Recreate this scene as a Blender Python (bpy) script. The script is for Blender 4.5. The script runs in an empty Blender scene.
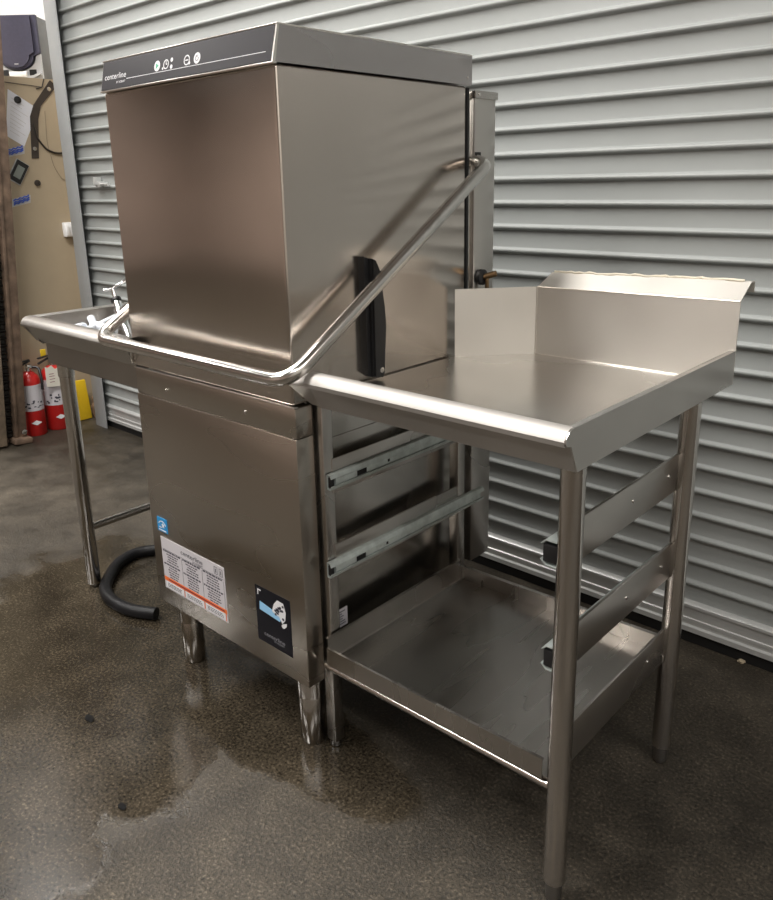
import bpy, bmesh, math, random
from mathutils import Vector, Matrix
random.seed(7)
scn = bpy.context.scene
COL = scn.collection
R = math.radians

# ------------------------------------------------------------------ materials
def new_mat(name):
    m = bpy.data.materials.new(name); m.use_nodes = True
    nt = m.node_tree
    return m, nt, nt.nodes['Principled BSDF']

def link(nt, a, b): nt.links.new(a, b)

def coords(nt, scale=(1, 1, 1), kind='Object'):
    tc = nt.nodes.new('ShaderNodeTexCoord'); mp = nt.nodes.new('ShaderNodeMapping')
    mp.inputs['Scale'].default_value = scale
    link(nt, tc.outputs[kind], mp.inputs['Vector'])
    return mp.outputs['Vector']

def noise(nt, vec, scale, detail=4, rough=.55):
    n = nt.nodes.new('ShaderNodeTexNoise')
    n.inputs['Scale'].default_value = scale; n.inputs['Detail'].default_value = detail
    n.inputs['Roughness'].default_value = rough
    link(nt, vec, n.inputs['Vector'])
    return n.outputs['Fac']

def ramp(nt, fac, stops):
    r = nt.nodes.new('ShaderNodeValToRGB')
    el = r.color_ramp.elements
    while len(el) < len(stops): el.new(.5)
    for e, (p, c) in zip(el, stops):
        e.position = p; e.color = (c[0], c[1], c[2], 1) if not isinstance(c, (int, float)) else (c, c, c, 1)
    link(nt, fac, r.inputs['Fac'])
    return r.outputs['Color']

def bump(nt, b, h, strength, dist=.002):
    n = nt.nodes.new('ShaderNodeBump'); n.inputs['Strength'].default_value = strength
    n.inputs['Distance'].default_value = dist
    link(nt, h, n.inputs['Height']); link(nt, n.outputs['Normal'], b.inputs['Normal'])

def steel(name, base=(.60, .575, .545), rough=(.22, .34), stretch=(2, 2, 2), brush=None, aniso=0., bmp=.04, blotch=.12):
    m, nt, b = new_mat(name)
    b.inputs['Metallic'].default_value = 1
    v = coords(nt)
    f = noise(nt, coords(nt, stretch), 2.0, 1.5)
    link(nt, ramp(nt, f, [(.3, rough[0]), (.7, rough[1])]), b.inputs['Roughness'])
    lo = tuple(c * (1 - blotch) for c in base); hi = tuple(min(1, c * (1 + blotch)) for c in base)
    f2 = noise(nt, v, 3, 2, .5)
    link(nt, ramp(nt, f2, [(.3, lo), (.7, hi)]), b.inputs['Base Color'])
    if brush:
        h = noise(nt, coords(nt, brush), 1.0, 3)
        bump(nt, b, h, bmp, .001)
    if aniso:
        t = nt.nodes.new('ShaderNodeTangent'); t.direction_type = 'RADIAL'; t.axis = 'Z'
        link(nt, t.outputs['Tangent'], b.inputs['Tangent'])
        b.inputs['Anisotropic'].default_value = aniso
    return m

def plain(name, col, rough=.5, metal=0., var=0., vscale=12, bmp=0., bscale=60, spec=.5):
    m, nt, b = new_mat(name)
    b.inputs['Roughness'].default_value = rough; b.inputs['Metallic'].default_value = metal
    b.inputs['Specular IOR Level'].default_value = spec
    b.inputs['Base Color'].default_value = (*col, 1)
    if var:
        f = noise(nt, coords(nt), vscale, 6, .6)
        link(nt, ramp(nt, f, [(.28, tuple(c * (1 - var) for c in col)), (.72, tuple(min(1, c * (1 + var)) for c in col))]), b.inputs['Base Color'])
    if bmp:
        bump(nt, b, noise(nt, coords(nt), bscale, 5, .6), bmp, .004)
    return m

M = {}
M['hood'] = steel('brushed_steel_hood', (.63, .575, .525), (.17, .24), (1, 1, 3), None, .55, .03, .04)
M['panel'] = steel('brushed_steel_panel', (.52, .48, .43), (.24, .32), (1, 1, 3), None, .5, .04, .04)
M['side'] = steel('side_sheet_steel', (.52, .50, .47), (.16, .26), (1, 1, 2), None, .3, .03, .05)
M['rim'] = steel('rolled_rim_steel', (.50, .48, .455), (.58, .64), (2, 2, 2))
M['steel'] = steel('table_steel', (.58, .555, .525), (.25, .32), (1, 1, 1), None, 0, .05, .09)
M['deck'] = steel('worn_deck_steel', (.60, .58, .55), (.24, .31), (1, 2, 1), None, 0, .05, .10)
M['splash'] = steel('worn_splash_steel', (.72, .69, .64), (.40, .52), (2, 2, 3), None, 0, .06, .10)
M['splash'].node_tree.nodes['Principled BSDF'].inputs['Metallic'].default_value = .8
M['tube'] = steel('tube_steel', (.62, .59, .56), (.15, .18), (6, 6, 1), None, 0, 0, .08)
M['bar'] = steel('polished_bar_steel', (.70, .68, .65), (.15, .20), (6, 6, 6), None, 0, 0, .04)
M['shelf'] = steel('shelf_steel', (.48, .455, .425), (.22, .34), (8, 1, 2), None, 0, .06, .16)
M['sink'] = steel('sink_steel', (.42, .40, .375), (.28, .36), (2, 2, 2), None, 0, 0, .10)
M['foot'] = steel('adjustable_foot_steel', (.36, .35, .34), (.22, .34))
M['zinc'] = plain('galvanised_zinc', (.62, .68, .66), .36, .45, .22, 30)
M['alu'] = plain('mill_aluminium', (.62, .63, .62), .38, .45, .05)
M['chrome'] = plain('chrome', (.82, .84, .86), .08, 1)
M['seam'] = plain('bright_cut_edge', (.82, .79, .74), .28, 1)
M['cap'] = steel('cap_steel', (.50, .475, .47), (.22, .3), (1, 1, 2), None, .3, .03, .04)
M['screw'] = plain('screw_steel', (.75, .73, .70), .25, 1)
M['gap'] = plain('black_rubber_and_gap_shade', (.006, .006, .006), .7)  # black for rubber, and for painted-in shade in gaps and slots
M['black'] = plain('black_plastic', (.012, .012, .013), .38)
M['overlay'] = plain('control_overlay', (.018, .016, .020), .38, spec=.3)
M['white'] = plain('white_print', (.78, .78, .80), .5)
M['greyprint'] = plain('grey_print', (.10, .10, .12), .5)
M['silverprint'] = plain('silver_print', (.30, .30, .33), .5)
M['green'] = plain('green_print', (.05, .40, .22), .4)
M['label'] = plain('white_label_paper', (.60, .58, .61), .45, 0, .04)
M['orange'] = plain('orange_print', (.80, .17, .03), .45)
M['ink'] = plain('dark_ink', (.05, .05, .07), .5)
M['blacklabel'] = plain('black_label', (.008, .008, .012), .35, spec=.25)
M['bluelabel'] = plain('blue_label', (.02, .27, .60), .35)
M['lightblue'] = plain('light_blue_print', (.30, .58, .85), .4)
M['brass'] = plain('aged_brass', (.33, .22, .12), .3, 1, .2)
M['slat'] = plain('door_grey_paint', (.30, .315, .308), .42, 0., .04, 3)
M['guide'] = plain('door_guide_paint', (.36, .375, .38), .45, 0, .06, 5)
M['beige'] = plain('beige_painted_panel', (.43, .355, .25), .5, 0, .06, 3, .05, 30)
M['whitewall'] = plain('white_wall_paint', (.86, .86, .86), .7)
M['brownwall'] = plain('warehouse_wall', (.37, .295, .255), .8, 0, .35, 1.2)
M['palewall'] = plain('pale_wall_paint', (.62, .60, .56), .8, 0, .06, 1)
M['ceil'] = plain('ceiling_paint', (.42, .40, .385), .85, 0, .1, 1)
M['red'] = plain('extinguisher_red', (.50, .018, .016), .28, 0, .05)
M['paper'] = plain('paper', (.72, .74, .80), .7, 0, .05)
M['tag'] = plain('inspection_tag_card', (.74, .71, .62), .7, 0, .08)
M['yellow'] = plain('yellow_plastic', (.78, .52, .02), .4, 0, .08)
M['rust'] = plain('rusty_painted_steel', (.17, .115, .08), .65, .2, .55, 14, .4, 40)
M['rustlight'] = plain('worn_tan_steel', (.22, .17, .12), .65, .1, .5, 12, .4, 40)
M['chain'] = plain('oily_chain', (.02, .017, .015), .45, .6, .4, 40)
M['speakergrille'] = plain('dark_blue_grille_cloth', (.055, .052, .085), .7, 0, .10, 60, .2, 300)
M['silver'] = plain('silver_plastic', (.50, .51, .52), .32, .3)
M['greybox'] = plain('grey_speaker_case', (.15, .155, .15), .5, 0, .15)
M['cable'] = plain('dark_cable', (.03, .025, .02), .5)
M['greycable'] = plain('beige_cable', (.33, .27, .19), .5)
M['strap'] = plain('dark_leather_strap', (.045, .035, .028), .6, 0, .2)
M['hose'] = plain('black_rubber_hose', (.007, .007, .008), .42, 0, .5, 18, .3, 60, spec=.25)
M['pvc'] = plain('white_plastic_fitting', (.72, .77, .84), .3)
M['bluering'] = plain('blue_plastic_ring', (.10, .28, .62), .4)
M['blueprint'] = plain('blue_ink', (.06, .12, .50), .5)
M['lcd'] = plain('lcd_screen', (.24, .27, .25), .3)
M['sticker'] = plain('pale_sticker', (.50, .50, .50), .5)
M['rag'] = plain('brown_rag', (.15, .09, .05), .85, 0, .5, 30, .6, 60)
M['maroon'] = plain('maroon_print', (.20, .02, .05), .5)
M['caulk'] = plain('cream_caulk', (.72, .66, .54), .7, 0, .1, 40, .5, 80)
M['chip'] = plain('dark_chip', (.010, .010, .010), .9, 0, .4, 60, spec=.1)
M['palechip'] = plain('pale_chip', (.42, .35, .24), .7, 0, .3, 60)

def make_floor():
    m, nt, b = new_mat('wet_stained_concrete')
    v = coords(nt)
    big = noise(nt, v, 1.1, 6, .6)
    mid = noise(nt, v, 7, 7, .65)
    spk = noise(nt, v, 150, 4, .75)
    fine = noise(nt, v, 260, 2, .6)
    c1 = ramp(nt, big, [(.30, (.034, .028, .020)), (.55, (.058, .048, .035)), (.75, (.092, .077, .058))])
    c2 = ramp(nt, mid, [(.28, .50), (.5, .95), (.72, 1.5)])
    c3 = ramp(nt, spk, [(.32, .12), (.44, .70), (.56, 1.05), (.66, 2.6)])
    def mul(a, c):
        x = nt.nodes.new('ShaderNodeMix'); x.data_type = 'RGBA'; x.blend_type = 'MULTIPLY'; x.inputs[0].default_value = 1
        link(nt, a, x.inputs[6]); link(nt, c, x.inputs[7]); return x.outputs[2]
    col = mul(mul(c1, c2), c3)
    # wet patches: standing water makes the concrete darker and mirror-like
    def spot(cx, cy, rx, ry, ang, edge=.10):
        mp = nt.nodes.new('ShaderNodeMapping'); mp.vector_type = 'TEXTURE'
        mp.inputs['Location'].default_value = (cx, cy, 0); mp.inputs['Rotation'].default_value = (0, 0, ang); mp.inputs['Scale'].default_value = (rx, ry, 1)
        link(nt, nt.nodes.new('ShaderNodeTexCoord').outputs['Object'], mp.inputs['Vector'])
        dst = nt.nodes.new('ShaderNodeVectorMath'); dst.operation = 'ADD'
        nz = nt.nodes.new('ShaderNodeTexNoise'); nz.inputs['Scale'].default_value = 5; nz.inputs['Detail'].default_value = 5
        link(nt, v, nz.inputs['Vector'])
        sc = nt.nodes.new('ShaderNodeVectorMath'); sc.operation = 'SCALE'; sc.inputs[3].default_value = .9
        sub = nt.nodes.new('ShaderNodeVectorMath'); sub.operation = 'SUBTRACT'; sub.inputs[1].default_value = (.5, .5, .5)
        link(nt, nz.outputs['Color'], sub.inputs[0]); link(nt, sub.outputs[0], sc.inputs[0])
        link(nt, mp.outputs[0], dst.inputs[0]); link(nt, sc.outputs[0], dst.inputs[1])
        flat = nt.nodes.new('ShaderNodeVectorMath'); flat.operation = 'MULTIPLY'; flat.inputs[1].default_value = (1, 1, 0)
        link(nt, dst.outputs[0], flat.inputs[0])
        ln = nt.nodes.new('ShaderNodeVectorMath'); ln.operation = 'LENGTH'; link(nt, flat.outputs[0], ln.inputs[0])
        mr = nt.nodes.new('ShaderNodeMapRange'); mr.inputs['From Min'].default_value = 1 + edge; mr.inputs['From Max'].default_value = 1 - edge
        link(nt, ln.outputs['Value'], mr.inputs['Value']); return mr.outputs[0]
    def mx(a, c):
        x = nt.nodes.new('ShaderNodeMath'); x.operation = 'MAXIMUM'; link(nt, a, x.inputs[0]); link(nt, c, x.inputs[1]); return x.outputs[0]
    wet = mx(spot(-.80, -.06, .62, .34, -.35), spot(-.45, -.32, .34, .22, .4))
    wet = mx(wet, spot(-.25, .02, .55, .14, 0)); wet = mx(wet, spot(-.62, -.46, .52, .24, -.22, .04))
    dk = nt.nodes.new('ShaderNodeMix'); dk.data_type = 'RGBA'; dk.blend_type = 'MIX'
    link(nt, wet, dk.inputs[0]); link(nt, col, dk.inputs[6])
    wc = nt.nodes.new('ShaderNodeMix'); wc.data_type = 'RGBA'; wc.blend_type = 'MULTIPLY'; wc.inputs[0].default_value = 1
    link(nt, col, wc.inputs[6]); wc.inputs[7].default_value = (.72, .70, .66, 1); link(nt, wc.outputs[2], dk.inputs[7])
    link(nt, dk.outputs[2], b.inputs['Base Color'])
    ro = nt.nodes.new('ShaderNodeMix'); ro.data_type = 'FLOAT'
    link(nt, wet, ro.inputs[0])
    rr = ramp(nt, mid, [(.3, .34), (.7, .62)])
    b.inputs['Specular IOR Level'].default_value = .4
    link(nt, rr, ro.inputs[2]); ro.inputs[3].default_value = .09
    link(nt, ro.outputs[0], b.inputs['Roughness'])
    st = nt.nodes.new('ShaderNodeMapRange'); st.inputs['To Min'].default_value = .55; st.inputs['To Max'].default_value = .05
    link(nt, wet, st.inputs['Value'])
    hsum = nt.nodes.new('ShaderNodeMath'); hsum.operation = 'ADD'; link(nt, mid, hsum.inputs[0])
    h2 = nt.nodes.new('ShaderNodeMath'); h2.operation = 'MULTIPLY'; link(nt, spk, h2.inputs[0]); h2.inputs[1].default_value = .5; link(nt, h2.outputs[0], hsum.inputs[1])
    bn = nt.nodes.new('ShaderNodeBump'); bn.inputs['Distance'].default_value = .012
    link(nt, st.outputs[0], bn.inputs['Strength']); link(nt, hsum.outputs[0], bn.inputs['Height']); link(nt, bn.outputs['Normal'], b.inputs['Normal'])
    return m
M['floor'] = make_floor()

# ------------------------------------------------------------------ geometry helpers
class MB:
    """collects shapes (world coordinates) and links them as ONE mesh object"""
    def __init__(s): s.v = []; s.f = []; s.mi = []; s.mats = []
    def _add(s, vs, fs, mat=0):
        o = len(s.v); s.v += [tuple(p) for p in vs]; s.f += [tuple(i + o for i in f) for f in fs]; s.mi += [mat] * len(fs)
    def addbm(s, bm, mat=0):
        bm.verts.index_update()
        s._add([v.co[:] for v in bm.verts], [[v.index for v in f.verts] for f in bm.faces], mat); bm.free()
    def box(s, x0, x1, y0, y1, z0, z1, bev=0., seg=2, rot=None, mat=0):
        bm = bmesh.new(); bmesh.ops.create_cube(bm, size=1)
        c = Vector(((x0 + x1) / 2, (y0 + y1) / 2, (z0 + z1) / 2))
        for v in bm.verts: v.co = Vector((v.co.x * (x1 - x0), v.co.y * (y1 - y0), v.co.z * (z1 - z0)))
        if bev: bmesh.ops.bevel(bm, geom=bm.edges[:], offset=bev, segments=seg, affect='EDGES', profile=.5)
        for v in bm.verts: v.co = (rot @ v.co if rot else v.co) + c
        s.addbm(bm, mat); return s
    def prism(s, pts, axis, a, b, mat=0):
        """polygon in the two other axes (x,y / x,z / y,z order) extruded along axis"""
        def mk(p, t): return {'x': (t, p[0], p[1]), 'y': (p[0], t, p[1]), 'z': (p[0], p[1], t)}[axis]
        n = len(pts); vs = [mk(p, a) for p in pts] + [mk(p, b) for p in pts]
        fs = [list(range(n)), list(range(2 * n - 1, n - 1, -1))] + [[i, (i + 1) % n + 0, (i + 1) % n + n, i + n] for i in range(n)]
        bm = bmesh.new(); bv = [bm.verts.new(v) for v in vs]
        for f in fs: bm.faces.new([bv[i] for i in f])
        bmesh.ops.recalc_face_normals(bm, faces=bm.faces[:]); s.addbm(bm, mat); return s
    def sheet(s, pts, t, axis, a, b, mat=0):
        """open profile given thickness t (offset to its left) and extruded"""
        n = len(pts); off = []
        for i in range(n):
            d = Vector((0, 0))
            if i > 0: d += (Vector(pts[i]) - Vector(pts[i - 1])).normalized()
            if i < n - 1: d += (Vector(pts[i + 1]) - Vector(pts[i])).normalized()
            d.normalize(); off.append((pts[i][0] - d.y * t, pts[i][1] + d.x * t))
        bm = bmesh.new()
        def mk(p, q): return {'x': (q, p[0], p[1]), 'y': (p[0], q, p[1]), 'z': (p[0], p[1], q)}[axis]
        A = [bm.verts.new(mk(p, a)) for p in pts]; B = [bm.verts.new(mk(p, b)) for p in pts]
        C = [bm.verts.new(mk(p, a)) for p in off]; D = [bm.verts.new(mk(p, b)) for p in off]
        for i in range(n - 1):
            bm.faces.new((A[i], A[i + 1], B[i + 1], B[i])); bm.faces.new((C[i], D[i], D[i + 1], C[i + 1]))
            bm.faces.new((A[i], C[i], C[i + 1], A[i + 1])); bm.faces.new((B[i], B[i + 1], D[i + 1], D[i]))
        bm.faces.new((A[0], B[0], D[0], C[0])); bm.faces.new((A[-1], C[-1], D[-1], B[-1]))
        bmesh.ops.recalc_face_normals(bm, faces=bm.faces[:]); s.addbm(bm, mat); return s
    def lathe(s, prof, p0, direction=(0, 0, 1), seg=28, mat=0):
        """profile [(radius, height)] turned round an axis at p0"""
        q = Vector((0, 0, 1)).rotation_difference(Vector(direction).normalized()); p0 = Vector(p0)
        vs = []; fs = []
        for r, h in prof:
            for k in range(seg):
                a = 2 * math.pi * k / seg; vs.append(p0 + q @ Vector((r * math.cos(a), r * math.sin(a), h)))
        for i in range(len(prof) - 1):
            for k in range(seg):
                k2 = (k + 1) % seg; fs.append((i * seg + k, i * seg + k2, (i + 1) * seg + k2, (i + 1) * seg + k))
        fs.append(tuple(range(seg - 1, -1, -1))); fs.append(tuple((len(prof) - 1) * seg + k for k in range(seg)))
        s._add(vs, fs, mat); return s
    def cyl(s, p0, p1, r, seg=24, bev=0., mat=0):
        p0 = Vector(p0); p1 = Vector(p1); L = (p1 - p0).length
        pr = [(r, 0), (r, L)] if not bev else [(r - bev, 0), (r, bev), (r, L - bev), (r - bev, L)]
        return s.lathe(pr, p0, p1 - p0, seg, mat)
    def tube(s, pts, r, fillet=0., seg=16, steps=10, mat=0):
        P = [Vector(p) for p in pts]
        if fillet:
            Q = [P[0]]
            for i in range(1, len(P) - 1):
                a = (P[i - 1] - P[i]); b = (P[i + 1] - P[i]); d = min(fillet, a.length * .45, b.length * .45)
                A = P[i] + a.normalized() * d; B = P[i] + b.normalized() * d
                for k in range(steps + 1):
                    t = k / steps; Q.append(A * (1 - t) ** 2 + P[i] * 2 * t * (1 - t) + B * t * t)
            Q.append(P[-1]); P = Q
        n = len(P); vs = []; fs = []; up = None
        for i in range(n):
            t = ((P[i] - P[i - 1]) if i else Vector((0, 0, 0))); 
            t = t.normalized() if i else t
            if i < n - 1: t = t + (P[i + 1] - P[i]).normalized()
            t.normalize()
            if up is None:
                up = Vector((0, 0, 1)) if abs(t.z) < .9 else Vector((1, 0, 0))
            up = (up - t * up.dot(t)).normalized(); w = t.cross(up)
            for k in range(seg):
                a = 2 * math.pi * k / seg; vs.append(P[i] + up * (r * math.cos(a)) + w * (r * math.sin(a)))
        for i in range(n - 1):
            for k in range(seg):
                k2 = (k + 1) % seg; fs.append((i * seg + k, i * seg + k2, (i + 1) * seg + k2, (i + 1) * seg + k))
        fs.append(tuple(range(seg - 1, -1, -1))); fs.append(tuple((n - 1) * seg + k for k in range(seg)))
        s._add(vs, fs, mat); return s
    def quad(s, o, u, v, n, poly, t=.0006, mat=0):
        """flat polygon poly [(a,b)] in frame o + a*u + b*v, thickness t along n"""
        o, u, v, n = Vector(o), Vector(u), Vector(v), Vector(n)
        k = len(poly); vs = [o + u * a + v * b for a, b in poly] + [o + u * a + v * b + n * t for a, b in poly]
        bm = bmesh.new(); bv = [bm.verts.new(p) for p in vs]
        bm.faces.new(bv[:k]); bm.faces.new(bv[k:])
        for i in range(k): bm.faces.new((bv[i], bv[(i + 1) % k], bv[(i + 1) % k + k], bv[i + k]))
        bmesh.ops.recalc_face_normals(bm, faces=bm.faces[:]); s.addbm(bm, mat); return s
    def rect(s, o, u, v, n, a0, a1, b0, b1, t=.0006, mat=0):
        return s.quad(o, u, v, n, [(a0, b0), (a1, b0), (a1, b1), (a0, b1)], t, mat)
    def text(s, string, o, u, v, n, width=None, size=None, t=.0004, mat=0, shear=0.):
        cu = bpy.data.curves.new('t', 'FONT'); cu.body = string; cu.size = 1; cu.resolution_u = 3; cu.shear = shear
        ob = bpy.data.objects.new('t', cu); COL.objects.link(ob)
        bpy.context.view_layer.update()
        me = bpy.data.meshes.new_from_object(ob.evaluated_get(bpy.context.evaluated_depsgraph_get()))
        xs = [q.co.x for q in me.vertices]; x0, x1 = min(xs), max(xs)
        k = width / (x1 - x0) if width else size
        o, u, v, n = Vector(o), Vector(u), Vector(v), Vector(n)
        s._add([o + u * ((q.co.x - x0) * k) + v * (q.co.y * k) + n * t for q in me.vertices], [list(p.vertices) for p in me.polygons], mat)
        bpy.data.objects.remove(ob); bpy.data.meshes.remove(me); bpy.data.curves.remove(cu); return s
    def build(s, name, mats, parent=None, smooth=38):
        org = world_loc(parent) if parent else Vector((0, 0, 0))
        me = bpy.data.meshes.new(name); me.from_pydata([Vector(p) - org for p in s.v], [], s.f)
        for m in (mats if isinstance(mats, list) else [mats]): me.materials.append(M[m])
        for p, mi in zip(me.polygons, s.mi): p.material_index = mi
        bm = bmesh.new(); bm.from_mesh(me); 
        for f in bm.faces: f.smooth = True
        for e in bm.edges:
            if len(e.link_faces) != 2 or e.calc_face_angle(0) > R(smooth): e.smooth = False
        bm.to_mesh(me); bm.free()
        o = bpy.data.objects.new(name, me); COL.objects.link(o)
        if parent: o.parent = parent
        return o

def world_loc(o):
    p = Vector((0, 0, 0))
    while o: p += o.location; o = o.parent
    return p
def tag(o, label=None, cat=None, group=None, kind=None):
    if label: o['label'] = label
    if cat: o['category'] = cat
    if group: o['group'] = group
    if kind: o['kind'] = kind
    return o
def thing(name, loc, label, cat, group=None):
    o = bpy.data.objects.new(name, None); COL.objects.link(o); o.location = loc; o.empty_display_size = .1
    return tag(o, label, cat, group)
def struct(o): o['kind'] = 'structure'; return o
def copy_tree(o, parent=None):
    c = o.copy(); COL.objects.link(c)
    if parent: c.parent = parent
    for ch in list(o.children): copy_tree(ch, c)
    return c

# ------------------------------------------------------------------ setting
WX, WY, H = -2.95, 1.06, 4.2
PE, XF = .25, -9.0   # near end of the partition, far side of the warehouse
struct(MB().box(XF, 5, -6, 1.6, -.1, 0).build('floor', 'floor'))
struct(MB().box(XF, 5, -6, 1.6, H, H + .1).build('ceiling', 'ceil'))
# left: beige partition with the set-back white wall above its ledge
b = MB(); b.box(WX - .48, WX, PE, WY + .30, 0, 1.752)
struct(b.build('wall_left', 'beige'))
struct(MB().box(WX - .6, WX - .48, PE, WY + .4, 0, H).build('wall_left_upper', 'whitewall'))
struct(MB().box(WX - .0, -2.70, WY, WY + .30, 0, 1.752).build('wall_back', 'beige'))
struct(MB().box(WX - .48, -2.70, WY + .30, WY + .40, 0, H).build('wall_back_upper', 'whitewall'))
struct(MB().box(-2.70, 5, WY + .06, WY + .2, 0, H).build('wall_back_behind_door', 'brownwall'))
struct(MB().box(5, 5.1, -6, 1.6, 0, H).build('wall_right', 'palewall'))  # unseen; set near and pale to bounce light onto slides and legs
struct(MB().box(XF, 5, -6.1, -6, 0, H).build('wall_front', 'brownwall'))
struct(MB().box(XF - .1, XF, -6, 1.6, 0, H).build('wall_far_left', 'brownwall'))
struct(MB().box(XF, WX - .6, 1.5, 1.6, 0, H).build('wall_back_far', 'brownwall'))

# roll-up door
DY, PIT, Z0 = .985, .0657, 1.562
door = bpy.data.objects.new('door_1', None); COL.objects.link(door); door.location = (0, DY, 0); struct(door)
DX0, DX1 = -2.720, 3.6
def slat_profile():
    pts = []
    zt = .128
    k = -22
    z = Z0 - PIT * 21
    zs = []
    # every joint: a rolled bead standing proud of the flat face, flat part above it
    zb = Z0 - PIT * math.floor((Z0 - .115) / PIT)
    z = zb
    out = [(DY, .108), (DY, z - .018)]
    while z < 3.4:
        # bead: centre z, radius ~.008
        for a in range(-80, 91, 17):
            out.append((DY - .0035 - .0085 * math.cos(R(a)), z - .008 + .0075 * math.sin(R(a))))
        out.append((DY - .001, z + .001))
        out.append((DY, z + .004))
        out.append((DY, z + PIT - .018))
        z += PIT
    return out
b = MB(); b.sheet(slat_profile(), -.002, 'x', DX0, DX1); cur = b.build('slat_curtain', 'slat', door, 30); cur['kind'] = 'structure'
b = MB()
b.sheet([(DY + .004, 0.038), (DY - .020, 0.038), (DY - .020, 0.052), (DY - .012, 0.055), (DY - .012, 0.064), (DY - .015, 0.066), (DY - .015, 0.074), (DY - .012, 0.076), (DY - .012, 0.104), (DY - .018, 0.108), (DY - .018, 0.116), (DY - .010, 0.122), (DY, 0.122)], -.003, 'x', DX0, DX1)
b.build('bottom_bar', 'alu', door)
MB().box(DX0, DX1, DY - .008, DY + .010, .0, .039).build('bottom_seal', 'gap', door)
b = MB(); b.box(-2.735, -2.722, .945, WY, 0, 3.4); b.box(-2.735, -2.622, .942, .947, 0, 3.4, .001); b.box(-2.735, -2.65, 1.03, 1.036, 0, 3.4)
b.build('door_guide', 'guide', door)
# dark gap between slats and guide, its shade put in as a black strip
b = MB(); b.box(-2.690, -2.672, DY - .016, DY - .012, .0, 3.4); b.build('guide_gap_shade', 'gap', door)
# little slide latch on the curtain
b = MB(); b.box(-2.47, -2.43, DY - .03, DY - .004, 1.226, 1.252, .003); b.cyl((-2.46, DY - .022, 1.239), (-2.36, DY - .022, 1.239), .007); b.box(-2.47, -2.455, DY - .04, DY - .004, 1.235, 1.272, .003)
b.build('slide_latch', 'alu', door)

# ------------------------------------------------------------------ dishwasher
dw = thing('dishwasher', (-.29, .28, 0), 'tall stainless steel pass-through dishwasher with lift-up hood standing between two steel tables', 'dishwasher')
XL, XR = -.583, 0.0
# base cabinet
b = MB(); b.box(XL + .004, -.022, .047, .55, .20, .808, .002)
b.build('base_cabinet', 'side', dw)
b = MB(); b.box(XL, XR, 0, .046, .180, .7422, .0015, 2)
b.build('front_panel', 'panel', dw)
b = MB(); b.box(XL, XR, .0015, .046, .743, .806, .0025, 2)
for x, z in ((-.452, .770), (-.157, .772)):
    pass
strip = b.build('upper_front_panel', 'panel', dw)
for x, z in ((-.452, .770), (-.157, .772)):
    s_ = MB(); s_.lathe([(.0042, 0), (.0042, .0015), (.0026, .003)], (x, .0016, z), (0, -1, 0), 14); s_.build('screw', 'screw', strip)
b = MB(); b.box(XL, XR, -.0012, .010, .8062, .8088, .0005); b.build('seam_strip', 'seam', dw)
# recessed side sheet with pressed fold, and lower pan
b = MB(); b.box(-.022, -.0195, .085, .53, .215, .715, .001)
b.build('side_panel', 'side', dw)
# legs
for (x, y) in ((XL + .060, .052), (-.052, .050), (XL + .060, .50), (-.052, .50)):
    l = MB(); l.lathe([(.031, .205), (.031, .125), (.0305, .12)][::-1], (x, y, 0)); lg = l.build('leg', 'tube', dw)
    f = MB(); f.lathe([(.026, 0), (.029, .004), (.029, .119), (.028, .122)], (x, y, 0)); f.build('foot', 'tube', lg)
b = MB(); b.tube([(-.29, .22, .19), (-.29, .22, .075), (-.29, .30, .05)], .008, .03); b.build('drain_pipe', 'tube', dw)
# hood
HX0, HX1, HY0, HY1 = -.588, -.005, .002, .556
b = MB(); b.box(HX0, HX1, HY0, HY1, .8105, 1.428, .006, 3); hood = b.build('hood', 'hood', dw)
b = MB(); b.box(HX0, HX1 + .001, HY1 + .001, HY1 + .009, .8105, 1.425); b.build('hood_gap_shade', 'gap', hood)  # black slab stands in for the shaded gap behind the hood
b = MB(); b.box(HX0 + .002, HX1 - .002, HY1 + .009, HY1 + .024, .84, 1.422, .003); b.build('rear_channel', 'side', dw)
# lift handle
bx0, bx1, by, bz = -.646, .048, -.053, .878
b = MB(); pts = [(bx0 + .050, .592, 1.270), (bx0, .562, 1.258), (bx0, by, bz), (bx1, by, bz), (bx1, .562, 1.258), (-.004, .592, 1.270)]
b.tube(pts, .0145, .052, 20, 12); b.build('lift_handle', 'bar', hood)
b = MB(); b.box(-.006, .0006, .583, .606, 1.235, 1.288, .0004); b.build('handle_slot', 'gap', dw)
# catch bracket on the side
b = MB()
b.prism([(.196, .838), (.205, .832), (.205, 1.078), (.193, 1.083)], 'x', -.006, .012)
b.prism([(.2055, .832), (.236, .8265), (.241, .835), (.249, .935), (.246, .975), (.233, 1.052), (.226, 1.066), (.214, 1.077), (.2055, 1.079)], 'x', -.006, .018)
b.prism([(.209, .835), (.218, .832), (.218, 1.073), (.209, 1.077)], 'x', .018, .023)
br = b.build('catch_bracket', 'black', hood)
b = MB(); b.lathe([(.006, 0), (.006, .002), (.003, .003)], (.018, .232, .843), (1, 0, 0), 14); b.build('screw', 'screw', br)
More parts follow.
